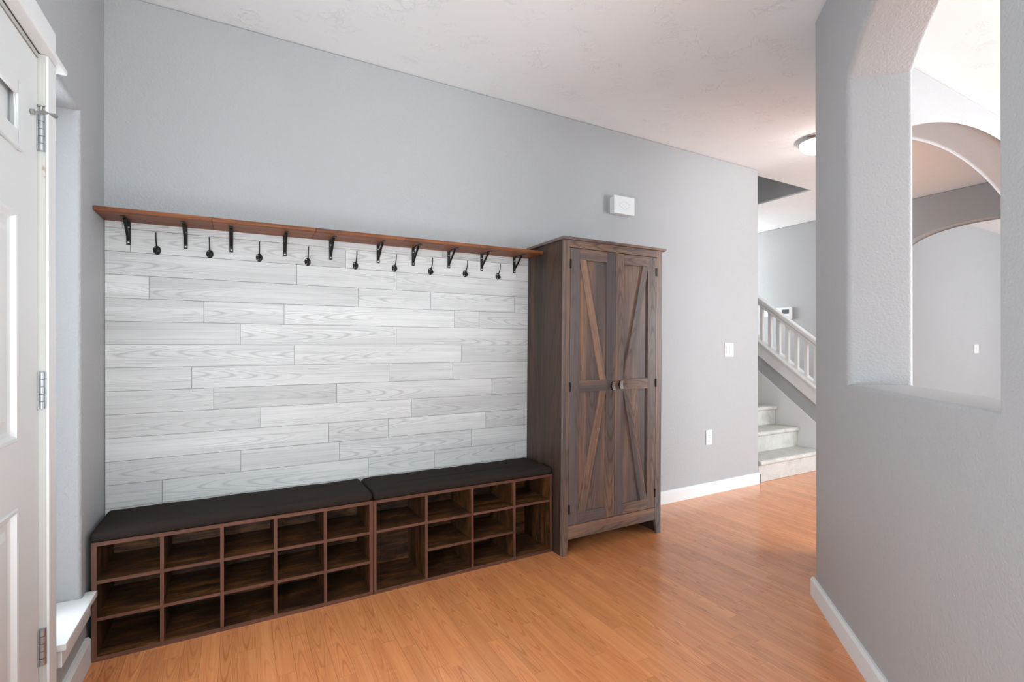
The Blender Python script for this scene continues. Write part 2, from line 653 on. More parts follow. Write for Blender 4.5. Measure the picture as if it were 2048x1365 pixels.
# angled wall on the right with the arched pass-through; outline runs from the corner towards the camera
S2 = math.sqrt(0.5)
CX, CY = 2.4035, 1.351
hole = [(0.405, 1.043), (1.290, 1.043)]
hole += [(0.8475 + (0.4425) * math.sin(a) / math.sin(0.80), 2.253 + 0.617 * (math.cos(a) - math.cos(0.80)))
         for a in [0.80 - 1.60 * i / 18 for i in range(19)]]
struct(plate('wall_right', M['wall'], [(0, 0), (1.75, 0), (1.75, H), (0, H)], [hole],
             (CX, CY, 0), (-S2, -S2, 0), (0, 0, 1), 0.227, 0.02, 4))
# foyer side wall continuing behind the camera, and the foyer end wall with its added window
ex, ey = CX - 1.75 * S2, CY - 1.75 * S2
struct(boxo('wall_foyer', M['wall'], None, ex - 0.01, ex + 0.2, -2.65, ey + 0.02, 0, H))
struct(plate('wall_front', M['wall'], [(W - 0.15, 0), (ex + 0.2, 0), (ex + 0.2, H), (W - 0.15, H)],
             [[(-0.35, 0.55), (1.05, 0.55), (1.05, 2.52), (-0.35, 2.52)]], (0, -2.55, 0), (-1, 0, 0), (0, 0, 1), 0.15))
bpy.data.objects['wall_front'].data.transform(Matrix.Scale(-1, 4, (1, 0, 0)))
# hall / dining partition with the wide arch
struct(plate('wall_hall', M['wall'], [(2.79, 0), (6.15, 0), (6.15, H), (2.79, H)],
             [seg_arch(4.30, 2.597, 1.33, 0.28, 28, -0.2)], (0, 1.296, 0), (1, 0, 0), (0, 0, 1), 0.255, 0.015))
struct(boxo('wall_corner_return', M['wall'], None, 2.50, 2.80, 1.20, 1.372, 0, H))
# wall across the end of the hall with the second arch (outline along -y, seen from the hall)
struct(plate('wall_passage', M['wall'], [(-5.6, 0), (3.5, 0), (3.5, H), (-5.6, H)],
             [ell_arch(-1.95, 2.420, 0.63, 0.215, 26, -0.2), [(0.40, 0.45), (2.50, 0.45), (2.50, 2.40), (0.40, 2.40)]], (6.165, 0, 0), (0, -1, 0), (0, 0, 1), 0.16, 0.012))
struct(boxo('wall_far', M['wall'], None, 6.33, 9.8, 2.66, 2.80, 0, H))
struct(boxo('wall_far_end', M['wall'], None, 9.8, 9.95, -1.5, 2.8, 0, H))
struct(plate('wall_far_front', M['wall'], [(6.33, 0), (9.8, 0), (9.8, H), (6.33, H)],
             [[(7.05, 0.5), (9.35, 0.5), (9.35, 2.35), (7.05, 2.35)]], (0, -1.61, 0), (1, 0, 0), (0, 0, 1), 0.15))
struct(plate('wall_dining', M['wall'], [(ex, 0), (6.3, 0), (6.3, H), (ex, H)],
             [[(2.45, 0.38), (5.75, 0.38), (5.75, 2.52), (2.45, 2.52)]], (0, -3.5, 0), (1, 0, 0), (0, 0, 1), 0.15))
struct(plate('wall_north', M['wall'], [(X_END - 0.1, 0), (6.2, 0), (6.2, H), (X_END - 0.1, H)],
             [[(5.18, 1.05), (6.02, 1.05), (6.02, 2.32), (5.18, 2.32)]], (0, 5.42, 0), (1, 0, 0), (0, 0, 1), 0.12))
struct(boxo('wall_stair', M['wall'], None, X_END - 0.13, X_END, D + 0.125, 5.5, 0, H))


def window(idx, x0, x1, z0, z1, y, n):
    w = struct(empty('window_%d' % idx, ((x0 + x1) / 2, y, z0)))
    t = 0.05
    for a in ((x0, x0 + t, z0, z1), (x1 - t, x1, z0, z1), (x0 + t, x1 - t, z0, z0 + t), (x0 + t, x1 - t, z1 - t, z1)):
        boxo('window_frame', M['white'], w, a[0], a[1], y - 0.03, y + 0.03, a[2], a[3], origin=(a[0], y, a[2]))
    for i in range(n):
        xa = x0 + t + (x1 - x0 - 2 * t) * i / n
        xb = x0 + t + (x1 - x0 - 2 * t) * (i + 1) / n
        boxo('pane', M['glass'], w, xa + 0.01, xb - 0.01, y - 0.004, y + 0.004, z0 + t, z1 - t, origin=(xa, y, z0))
        if i:
            boxo('mullion', M['white'], w, xa - 0.02, xa + 0.02, y - 0.02, y + 0.02, z0 + t, z1 - t, origin=(xa, y, z0))


window(2, -0.35, 1.05, 0.55, 2.52, -2.60, 2)  # unseen foyer window, added to go with the fill light
window(3, 2.45, 5.75, 0.38, 2.52, -3.42, 3)
window(4, 7.05, 9.35, 0.5, 2.35, -1.52, 2)  # unseen window, made up to light the far room
window(5, 5.18, 6.02, 1.05, 2.32, 5.48, 1)  # unseen hall window, added with its fill light
window(8, 4.06, 4.86, 3.25, 4.15, 5.418, 1)  # unseen upstairs window, made up for the light in the shaft


w7 = struct(empty('window_7', (6.25, -1.45, 0.45)))  # unseen dining side window, added for light on the left wall
for a in ((-2.50, -2.45, 0.45, 2.40), (-0.45, -0.40, 0.45, 2.40), (-2.45, -0.45, 0.45, 0.50), (-2.45, -0.45, 2.35, 2.40)):
    boxo('window_frame', M['white'], w7, 6.22, 6.28, *a, origin=(6.22, a[0], a[2]))
boxo('pane', M['glass'], w7, 6.245, 6.253, -2.45, -0.45, 0.50, 2.35, origin=(6.245, -2.45, 0.5))


# ---- baseboards
def base_profile(h=0.085, t=0.015):
    return [(0, 0), (t, 0), (t, h - 0.012), (t * 0.55, h), (0, h)]


bb = MB()
bb.prism([(D - p[0], p[1]) for p in base_profile(0.095)], 'x', 2.40, X_END + 0.012)
struct(bb.build('baseboard_back', M['white']))
struct(boxo('baseboard_end', M['white'], None, X_END, X_END + 0.014, D - 0.015, D + 0.0, 0, 0.093))
bl = MB()
bl.prism([(W + p[0], p[1]) for p in base_profile(0.10, 0.018)], 'y', 1.985, 2.40)
bl.map(lambda a, b, c: (a, b, c))
struct(bl.build('baseboard_left', M['white']))
br = MB()
prof = base_profile(0.088, 0.016)
nx, ny = -S2, S2
A = Vector((CX + 0.010, CY + 0.010, 0))
B = Vector((ex, ey, 0))
vs = []
for P0 in (A, B):
    for p in prof:
        vs.append((P0.x + nx * p[0], P0.y + ny * p[0], p[1]))
n = len(prof)
fs = [tuple(range(n)), tuple(range(2 * n - 1, n - 1, -1))] + [(i, n + i, n + (i + 1) % n, (i + 1) % n) for i in range(n)]
br.add(vs, fs)
struct(br.build('baseboard_right', M['white']))

# ---- sidelight window in the left wall
w1 = struct(empty('window_1', (W, 2.19, 0.25)), 'narrow sidelight window recessed beside the front door')


def wpart(name, mat, x0, x1, y0, y1, z0, z1, bevel=0.0, seg=2):
    return boxo(name, mat, w1, x0, x1, y0, y1, z0, z1, bevel=bevel, seg=seg, origin=(x0, y0, z0))


for a in ((2.03, 2.06, 0.25, 2.063), (2.322, 2.352, 0.25, 2.063), (2.06, 2.322, 0.25, 0.30), (2.06, 2.322, 2.02, 2.063)):
    wpart('window_frame', M['white'], W - 0.167, W - 0.125, *a)
wpart('pane', M['glass'], W - 0.160, W - 0.152, 2.06, 2.322, 0.30, 2.02)
sl = MB().prism([(W - 0.125, 2.032), (W, 2.032), (W, 2.011), (W + 0.036, 2.011), (W + 0.036, 2.402), (W, 2.402), (W, 2.350), (W - 0.125, 2.350)],
                'z', 0.2505, 0.271)
sl.build('window_sill', M['white'], w1, 0.002, 2, origin=(W, 2.19, 0.25))
wpart('apron', M['white'], W + 0.0005, W + 0.019, 2.040, 2.386, 0.186, 0.250, 0.002)

w6 = struct(empty('window_6', (W, 0.71, 0.25)), 'added unseen sidelight window on the other side of the front door')  # made up for its light on the angled wall
for a in ((0.55, 0.58, 0.25, 2.063), (0.842, 0.872, 0.25, 2.063), (0.58, 0.842, 0.25, 0.30), (0.58, 0.842, 2.02, 2.063)):
    boxo('window_frame', M['white'], w6, W - 0.167, W - 0.125, *a, origin=(W - 0.167, a[0], a[2]))
boxo('pane', M['glass'], w6, W - 0.160, W - 0.152, 0.58, 0.842, 0.30, 2.02, origin=(W - 0.16, 0.58, 0.30))

# ---- front door, its frame and hardware
t1 = struct(empty('trim_1', (W, 1.985, 0)), 'white painted door casing and head trim')


def tpart(name, mat, x0, x1, y0, y1, z0, z1, bevel=0.0):
    return boxo(name, mat, t1, x0, x1, y0, y1, z0, z1, bevel=bevel, origin=(x0, y0, z0))


k = NT('shaded_scuffed_jamb')
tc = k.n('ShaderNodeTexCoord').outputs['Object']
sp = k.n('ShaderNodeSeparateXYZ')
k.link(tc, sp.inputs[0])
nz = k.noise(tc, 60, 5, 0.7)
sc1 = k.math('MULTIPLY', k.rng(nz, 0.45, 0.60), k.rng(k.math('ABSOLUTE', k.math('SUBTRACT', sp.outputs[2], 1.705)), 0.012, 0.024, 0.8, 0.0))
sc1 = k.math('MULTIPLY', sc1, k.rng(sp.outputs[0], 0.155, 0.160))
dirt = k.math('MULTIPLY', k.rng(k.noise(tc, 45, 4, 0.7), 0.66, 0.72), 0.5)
c = k.mix(sc1, (0.56, 0.55, 0.51, 1), srgb(160, 118, 78))  # base tone has the jamb's shade painted in; the brown scuff is wear
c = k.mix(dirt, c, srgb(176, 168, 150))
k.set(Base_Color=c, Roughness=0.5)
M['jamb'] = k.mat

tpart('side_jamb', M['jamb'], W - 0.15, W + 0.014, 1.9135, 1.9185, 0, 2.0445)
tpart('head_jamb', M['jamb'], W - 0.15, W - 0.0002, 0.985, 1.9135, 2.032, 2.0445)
tpart('side_casing', M['white'], W + 0.0005, W + 0.020, 1.9187, 1.985, 0, 2.046, 0.002)
tpart('side_casing', M['white'], W + 0.0005, W + 0.020, 0.905, 0.98, 0, 2.046, 0.002)
tpart('head_fillet', M['white'], W + 0.0005, W + 0.036, 0.87, 2.036, 2.0465, 2.064, 0.004)
tpart('head_casing', M['white'], W + 0.0005, W + 0.021, 0.90, 1.984, 2.0645, 2.146, 0.002)

DX = W - 0.002      # room-side face of the door
d1 = struct(empty('door_1', (DX, 1.91, 0)), 'white panelled front door with small upper window lights')
DY0, DY1 = 0.995, 1.911
cols_y = [(1.052, 1.395), (1.455, 1.758)]
cols_y = [(1.150, 1.425), (1.482, 1.757)]
rows_z = [(0.185, 0.772), (0.945, 1.550), (1.735, 1.872)]
holes = [[(a, c), (b, c), (b, e), (a, e)] for a, b in cols_y for c, e in rows_z]
leaf = plate('door_leaf', M['door_white'], [(DY0, 0.012), (DY1, 0.012), (DY1, 2.028), (DY0, 2.028)], holes,
             (DX, 0, 0), (0, 1, 0), (0, 0, 1), 0.044)
leaf.parent = d1
leaf.location = -Vector(d1.location)


def dpart(name, mb, mat, bevel=0.0, seg=2):
    o = mb.build(name, mat, d1, bevel, seg)
    o.location = -Vector(d1.location)
    return o


def raised(a, b, c, e, x, ins):
    """moulded rectangular ring sloping from the leaf face down into the panel"""
    mb = MB()
    lv = [(0.0, x), (0.004, x + 0.004), (0.012, x + 0.003), (0.020, x - 0.007), (0.030, x - 0.010)]
    rings = []
    for i, xx in lv:
        rings.append([(xx, a + i, c + i), (xx, b - i, c + i), (xx, b - i, e - i), (xx, a + i, e - i)])
    vs = [p for r_ in rings for p in r_]
    fs = []
    for q in range(len(lv) - 1):
        for j in range(4):
            jj = (j + 1) % 4
            fs.append((q * 4 + j, q * 4 + jj, (q + 1) * 4 + jj, (q + 1) * 4 + j))
    mb.add(vs, fs)
    return mb


for a, b in cols_y:
    for i, (c, e) in enumerate(rows_z):
        if i < 2:
            mo = dpart('panel_moulding', raised(a, b, c, e, DX, 0.03), M['door_white'])
            pn = MB().box(DX - 0.035, DX - 0.010, a + 0.001, b - 0.001, c + 0.001, e - 0.001)
            dpart('door_panel', pn, M['door_white'])
            fld = MB()
            q0, q1 = 0.045, 0.062
            vs = [(DX - 0.010, a + q0, c + q0), (DX - 0.010, b - q0, c + q0), (DX - 0.010, b - q0, e - q0), (DX - 0.010, a + q0, e - q0),
                  (DX - 0.003, a + q1, c + q1), (DX - 0.003, b - q1, c + q1), (DX - 0.003, b - q1, e - q1), (DX - 0.003, a + q1, e - q1)]
            fld.add(vs, [(4, 5, 6, 7)] + [(j, (j + 1) % 4, 4 + (j + 1) % 4, 4 + j) for j in range(4)])
            dpart('raised_field', fld, M['door_white'])
        else:
            fr = MB()
            for (ya, yb, za, zb) in ((a - 0.02, a + 0.022, c - 0.022, e + 0.022), (b - 0.022, b + 0.022, c - 0.022, e + 0.022),
                                     (a + 0.022, b - 0.022, c - 0.022, c + 0.022), (a + 0.022, b - 0.022, e - 0.022, e + 0.022)):
                fr.box(DX, DX + 0.010, ya, yb, za, zb)
            for (ya, yb, za, zb) in ((a, a + 0.066, c, e), (b - 0.066, b, c, e), (a + 0.066, b - 0.066, c, c + 0.012), (a + 0.066, b - 0.066, e - 0.022, e)):
                fr.box(DX - 0.03, DX - 0.012, ya, yb, za, zb)
            dpart('light_frame', fr, M['door_white'], 0.003)
            dpart('pane', MB().box(DX - 0.026, DX - 0.020, a + 0.066, b - 0.066, c + 0.012, e - 0.022), M['glass'])

HY, HX = 1.9125, W + 0.009
for zc in (1.815, 1.068, 0.324):
    hb = MB()
    hb.box(W - 0.001, W + 0.0015, HY - 0.010, HY + 0.0005, zc - 0.053, zc + 0.053)
    hb.box(W + 0.0015, W + 0.016, HY - 0.0005, HY + 0.0008, zc - 0.053, zc + 0.053)
    for q in range(5):
        z0 = zc - 0.053 + q * 0.0212
        hb.tube([(HX - 0.002, HY - 0.004, z0 + 0.0008), (HX - 0.002, HY - 0.004, z0 + 0.0204)],
                0.0075 if q % 2 == 0 else 0.0068, 12)
    o = dpart('hinge', hb, M['hinge'])
    o['label'] = 'grey steel butt hinge'
# hinge-pin stop on the top hinge
st = MB()
st.tube([(HX - 0.002, HY - 0.004, 1.868), (HX - 0.002, HY - 0.004, 1.892)], 0.004, 10)
st.lathe([(0.0001, 0), (0.009, 0.0), (0.009, 0.003), (0.0001, 0.0035)], (HX - 0.002, HY - 0.004, 1.890), 'z', 14)
st.tube([(HX - 0.003, HY - 0.056, 1.853), (HX + 0.002, HY - 0.03, 1.866), (HX + 0.004, HY - 0.004, 1.876), (HX + 0.010, HY + 0.025, 1.884), (HX + 0.013, HY + 0.060, 1.893)],
        [0.003, 0.003, 0.006, 0.003, 0.0075], 10)
st.lathe([(0.008, 0.0), (0.008, 0.007)], (HX - 0.009, HY - 0.057, 1.853), 'x', 14)
zt = 1.897
ds = dpart('door_stop', st, M['nickel'])
ds['label'] = 'nickel hinge-pin door stop'
tipm = MB().lathe([(0.0, -0.008), (0.010, -0.006), (0.011, 0.002), (0.0, 0.006)], (HX + 0.008, HY + 0.070, zt), 'x', 14)
tp = tipm.build('rubber_tip', M['rubber'], ds)
kn = MB().lathe([(0.030, 0.0), (0.030, 0.006), (0.011, 0.010), (0.011, 0.035), (0.026, 0.045), (0.027, 0.060), (0.0, 0.066)],
                (DX, DY0 + 0.07, 0.96), 'x', 24)
dpart('door_knob', kn, M['nickel'])

# ================================================================== plank cladding
clad = tag(empty('plank_cladding', (0.55, D, 0)), 'pale grey wood plank cladding on the wall behind the bench', 'wall panelling')
RZ = [0.494 + 0.1017 * i for i in range(-1, 14)]
seams = {   # row index (from z = 0.494) -> seam positions along x
    -1: [-0.10, 0.35, 0.88, 1.30],
    0: [-0.301, 0.613, 0.990, 1.524],
    1: [0.010, 0.464, 1.223],
    2: [0.411, 0.722, 1.319],
    3: [0.095, 0.856],
    4: [-0.102, 0.451, 1.362],
    5: [-0.188, 0.726, 1.105],
    6: [0.246, 1.159],
    7: [0.008, 0.768],
    8: [-0.140, 0.200, 1.115, 1.277],
    9: [-0.348, 0.563, 0.970, 1.521],
    10: [0.259, 0.768],
    11: [-0.415, 0.497],
    12: [-0.443, 1.041],
}
tone = {(4, 1): 0.02, (3, 2): 0.25, (8, 2): 1.0, (9, 1): 0.18, (7, 0): 0.22, (10, 0): 0.30, (8, 0): 0.25, (0, 0): 0.05, (2, 3): 0.2,
        (11, 1): 0.3, (11, 0): 0.3, (5, 2): 0.4, (6, 0): 0.75, (6, 1): 0.8, (4, 0): 0.75, (2, 0): 0.85, (7, 2): 0.95, (3, 1): 0.8}
XL, XR = W + 0.002, 1.64
for row in range(-1, 13):
    z0 = 0.494 + 0.1017 * row
    z1 = z0 + 0.1017
    if row == 12:
        z1 = 1.7695
    xs = [XL] + seams[row] + [XR]
    for i in range(len(xs) - 1):
        dy = random.uniform(-0.0012, 0.0)
        tn = tone.get((row, i), random.uniform(0.45, 0.95))
        g = 0.0006
        o = boxo('plank', M['plank'], clad, xs[i] + g, xs[i + 1] - g, DP + dy, D - 0.0005, z0 + g, z1 - g,
                 (1, 0, 0), 0.0008, 1, rnd=tn + random.uniform(-0.03, 0.03), origin=(xs[i], D, z0))

# ================================================================== wall shelves
boards = [(W + 0.002, -0.1005, 1.7425), (-0.0995, 0.3255, 1.7455), (0.3265, 0.7625, 1.749), (0.7635, 1.1945, 1.7535), (1.1955, 1.6185, 1.757)]
br_x = [(-0.420, -0.211), (-0.029, 0.204), (0.422, 0.668), (0.865, 1.080), (1.293, 1.520)]
shelf_lab = ['stained wood wall shelf reaching into the corner by the front door',
             'stained wood wall shelf second from the front door corner',
             'stained wood wall shelf in the middle of the row of five',
             'stained wood wall shelf second from the tall cabinet',
             'stained wood wall shelf butting against the tall cabinet']
for i, (xa, xb, zb) in enumerate(boards):
    sh = tag(empty('wall_shelf', ((xa + xb) / 2, D, zb)), shelf_lab[i], 'shelf', 'wooden wall shelves in a row')
    zb = 1.742 + 0.0076 * ((xa + xb) / 2 - W)
    sh.location.z = zb
    bm_ = MB().box(xa, xb, 2.515, DP - 0.0025, zb, zb + 0.0168, 0, (1, 0, 0))
    bm_.map(lambda a, b, c: (a, b, c + 0.0076 * (a - (xa + xb) / 2)))
    bo = bm_.build('board', M['shelf'], sh, 0.0010, 1, origin=(xa, 2.515, zb))
    for bx in br_x[i]:
        yb = DP - 0.0015
        b = MB()
        hw = 0.0082
        zt = zb - 0.0006 + 0.0076 * (bx - (xa + xb) / 2)
        b.box(bx - hw, bx + hw, yb - 0.003, yb, zt - 0.098, zt)                   # wall plate
        b.box(bx - hw, bx + hw, 2.572, yb - 0.003, zt - 0.003, zt)                # arm under the board
        # diagonal brace
        p0 = (yb - 0.003, zt - 0.075)
        p1 = (2.612, zt - 0.003)
        L = math.hypot(p1[0] - p0[0], p1[1] - p0[1])
        nx_, nz_ = -(p1[1] - p0[1]) / L * 0.003, (p1[0] - p0[0]) / L * 0.003
        b.prism([(p0[0], p0[1]), (p1[0], p1[1]), (p1[0] + nx_, p1[1] + nz_), (p0[0] + nx_, p0[1] + nz_)], 'x', bx - 0.0055, bx + 0.0055)
        br_o = b.build('bracket', M['bracket'], sh, origin=(bx, D, zb))
        for dz in (0.088, 0.022):
            s = MB()
            s.lathe([(0.0042, 0.003), (0.0040, 0.0042), (0.0015, 0.0050), (0.0012, 0.0042), (0.0, 0.0042)], (bx, yb, zt - dz), 'y', 10)
            so = s.build('screw', M['screw'], br_o, origin=None)
            so.location = -Vector((bx, D, zb))

# ================================================================== coat hooks
hook_x = [-0.318, -0.116, 0.090, 0.310, 0.547, 0.758, 0.967, 1.183, 1.402]
hk = empty('coat_hook', (hook_x[0], DP, 1.630))


def hpart(name, mb):
    o = mb.build(name, M['black'], hk)
    return o


hpart('rosette', MB().lathe([(0.0195, 0.0005), (0.0200, 0.003), (0.0185, 0.007), (0.012, 0.011), (0.0, 0.0125)], (0, 0, 0), 'y', 24, 0, 0.74, 1.0))
hpart('upper_prong', MB().tube([(0, -0.010, 0.004), (0, -0.016, 0.014), (0, -0.028, 0.027), (0, -0.037, 0.042), (0, -0.041, 0.058), (0, -0.041, 0.072)],
                               [0.0036, 0.0032, 0.0028, 0.0026, 0.0026, 0.0030], 10))
hpart('lower_prong', MB().tube([(0, -0.009, -0.004), (0, -0.018, -0.013), (0, -0.030, -0.015), (0, -0.037, -0.006)],
                               [0.0042, 0.0040, 0.0045, 0.0062], 10))
for zz in (0.011, -0.012):
    sc_o = MB()
    sc_o.lathe([(0.0034, 0.009), (0.003, 0.0118), (0.0, 0.0122)], (-0.006, 0, zz), 'y', 10)
    sc_h = sc_o.build('screw', M['screw'], hk)
ordn = ['black coat hook closest to the front door corner', 'second black coat hook from the front door corner', 'third black coat hook from the front door corner',
        'fourth black coat hook from the front door corner', 'black coat hook in the middle of the row of nine', 'fourth black coat hook from the tall cabinet',
        'third black coat hook from the tall cabinet', 'second black coat hook from the tall cabinet', 'black coat hook closest to the tall cabinet']
for i, hx in enumerate(hook_x):
    if i == 0:
        o = hk
    else:
        o = hk.copy()
        col.objects.link(o)
        for ch in [c_ for c_ in hk.children]:
            c2 = ch.copy()
            col.objects.link(c2)
            c2.parent = o
        o.location.x = hx
    o.location.z = 1.630 + random.uniform(-0.001, 0.002)
    tag(o, ordn[i], 'hook', 'black coat hooks under the shelf')


# ================================================================== shoe benches
def bench(x0, x1, cells, label, dividers):
    """cells: per column the list of shelf heights"""
    bz = 0.453
    y0, y1 = 2.397, 2.694
    b = tag(empty('shoe_bench', ((x0 + x1) / 2, y1, 0)), label, 'shoe bench', 'cubby shoe benches')
    T = 0.0155
    mats = [M['bench_in'], M['bench_edge']]

    def part(name, a, b_, c, d, e, f, grain):
        mb = MB()
        mb.box(a, b_, c, d, e, f, 0, grain)
        mb.mi[-6:] = [0, 0, 1, 0, 0, 0]         # edge band on the front
        return mb.build(name, mats, b, 0.0, origin=(a, c, e))
    part('top_board', x0, x1, y0, y1, bz - T, bz, (1, 0, 0))
    part('bottom_board', x0, x1, y0, y1, 0.0, 0.018, (1, 0, 0))
    part('side_panel', x0, x0 + T, y0, y1, 0.018, bz - T, (0, 0, 1))
    part('side_panel', x1 - T, x1, y0, y1, 0.018, bz - T, (0, 0, 1))
    boxo('back_panel', M['bench_in'], b, x0 + T, x1 - T, y1 - 0.005, y1, 0.018, bz - T, origin=(x0, y1, 0))
    cuts = [x0 + T / 2] + dividers + [x1 - T / 2]
    for dx in dividers:
        part('divider', dx - 0.0065, dx + 0.0065, y0 + 0.001, y1 - 0.005, 0.018, bz - T, (0, 0, 1))
    for i, lst in enumerate(cells):
        a = cuts[i] + (T / 2 if i == 0 else 0.0065)
        c = cuts[i + 1] - (T / 2 if i == len(cells) - 1 else 0.0065)
        for z in lst:
            part('shelf', a, c, y0 + 0.004, y1 - 0.005, z - 0.0065, z + 0.0065, (1, 0, 0))
    return b


lo, hi = 0.158, 0.2985
bench(-0.486, 0.5645, [[lo, hi]] * 5, 'fifteen-cubby brown shoe bench in the corner by the front door', [-0.268, -0.061, 0.142, 0.349])
bench(0.5665, 1.5985, [[hi], [lo, hi], [lo, hi], [hi]], 'ten-cubby brown shoe bench against the tall cabinet', [0.834, 1.090, 1.347])


def cushion(x0, x1, label):
    y0, y1, z0, zt = 2.392, 2.694, 0.4535, 0.043
    mb = MB()
    nx_, ny_ = 48, 16
    g = lambda t, n_: 1 - abs(2 * t - 1) ** n_
    rows = []
    vs = []
    rr = 0.020
    # rounded slab: rings of a super-elliptic cross-section
    prof = [(0.010, 0.0), (0.003, 0.004), (0.0, 0.012), (0.0, 0.024), (0.003, 0.033), (0.010, 0.040), (0.022, 0.0435), (0.05, 0.0455), (0.10, 0.047)]
    rings = []
    for ins, hh in prof:
        ring = []
        pts = []
        xa, xb, ya, yb = x0 + ins, x1 - ins, y0 + ins, y1 - ins
        rad = max(0.004, 0.016 - ins * 0.3)
        for (cx_, cy_, a0) in ((xb - rad, yb - rad, 0), (xa + rad, yb - rad, 90), (xa + rad, ya + rad, 180), (xb - rad, ya + rad, 270)):
            for q in range(5):
                a = math.radians(a0 + 90 * q / 4)
                pts.append((cx_ + rad * math.cos(a), cy_ + rad * math.sin(a)))
        # subdivide long sides so seams can wobble a little
        out = []
        for q in range(len(pts)):
            p, p2 = pts[q], pts[(q + 1) % len(pts)]
            kx = 1 if q % 5 != 4 else (24 if q in (4, 14) else 6)
            for s_ in range(kx):
                t = s_ / kx
                out.append((p[0] + (p2[0] - p[0]) * t, p[1] + (p2[1] - p[1]) * t))
        for (px, py) in out:
            wob = 0.0012 * math.sin(px * 23 + x0 * 9) + 0.0008 * math.sin(px * 61 + py * 40)
            ring.append((px, py + (wob if 0.008 < hh < 0.042 else 0), z0 + hh + (wob if hh > 0.03 else 0)))
        rings.append(ring)
    n_ = len(rings[0])
    for r_ in rings:
        vs += r_
    fs = [tuple(range(n_ - 1, -1, -1))]
    for i in range(len(rings) - 1):
        for j in range(n_):
            jj = (j + 1) % n_
            fs.append((i * n_ + j, i * n_ + jj, (i + 1) * n_ + jj, (i + 1) * n_ + j))
    fs.append(tuple(range((len(rings) - 1) * n_, len(rings) * n_)))
    mb.add(vs, fs, 0, (1, 0, 0), True)
    o = mb.build('seat_cushion', M['fabric'], None, origin=((x0 + x1) / 2, 2.54, z0))
    return tag(o, label, 'cushion', 'charcoal bench cushions')


cushion(-0.492, 0.5645, 'charcoal fabric cushion on the fifteen-cubby bench')
cushion(0.5685, 1.5985, 'charcoal fabric cushion on the ten-cubby bench beside the cabinet')

# ================================================================== tall cabinet (slightly racked: uprights lean a little)
KS = 0.0115
cab = tag(empty('storage_cabinet', (1.985, 2.50, 0)), 'tall dark wood storage cabinet with barn-style cross-braced double doors', 'cabinet')
CY0, CY1 = 2.302, 2.698
X0, X1 = 1.600, 2.369


def rack(o):
    for v in o.data.vertices:
        v.co.x += KS * v.co.z
    o.data.update()


def cpart(name, mb, mat, parent=None, bevel=0.0012, seg=1, off=True):
    o = mb.build(name, mat, parent or cab, bevel, seg)
    rack(o)
    if parent is None or parent is cab:
        o.location = -Vector(cab.location)
    return o


V, Hh = (0, 0, 1), (1, 0, 0)
side = lambda x0, x1: MB().prism([(CY0 + 0.018, 0), (CY0 + 0.075, 0), (CY0 + 0.085, 0.045), (CY1 - 0.085, 0.045), (CY1 - 0.06, 0), (CY1, 0), (CY1, 1.8085), (CY0 + 0.018, 1.8085)],
                                 'x', x0, x1, 0, V)
side = lambda x0, x1: MB().box(x0, x1, CY0 + 0.018, CY1, 0, 1.8085, 0, V)
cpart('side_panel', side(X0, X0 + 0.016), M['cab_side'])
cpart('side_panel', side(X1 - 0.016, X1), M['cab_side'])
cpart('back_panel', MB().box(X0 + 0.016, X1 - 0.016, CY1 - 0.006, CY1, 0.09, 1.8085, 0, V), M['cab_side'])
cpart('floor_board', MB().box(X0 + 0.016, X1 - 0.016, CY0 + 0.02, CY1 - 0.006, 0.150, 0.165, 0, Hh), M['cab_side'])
cpart('top_slab', MB().box(X0 - 0.012, X1 + 0.024, CY0 - 0.012, CY1 + 0.004, 1.809, 1.8245, 0, Hh), M['cab'])
lx, rx = 1.6435, 2.3175      # inner edges of the two front posts
cpart('front_post', MB().prism([(X0, 0), (X0 + 0.033, 0), (lx, 0.092), (lx, 1.8085), (X0, 1.8085)], 'y', CY0, CY0 + 0.018, 0, V), M['cab'])
cpart('front_post', MB().prism([(X1 - 0.033, 0), (X1, 0), (X1, 1.8085), (rx, 1.8085), (rx, 0.092)], 'y', CY0, CY0 + 0.018, 0, V), M['cab'])
cpart('head_rail', MB().box(lx, rx, CY0, CY0 + 0.018, 1.7655, 1.8085, 0, Hh), M['cab'])
cpart('apron', MB().box(lx, rx, CY0, CY0 + 0.018, 0.090, 0.1670, 0, Hh), M['cab'])


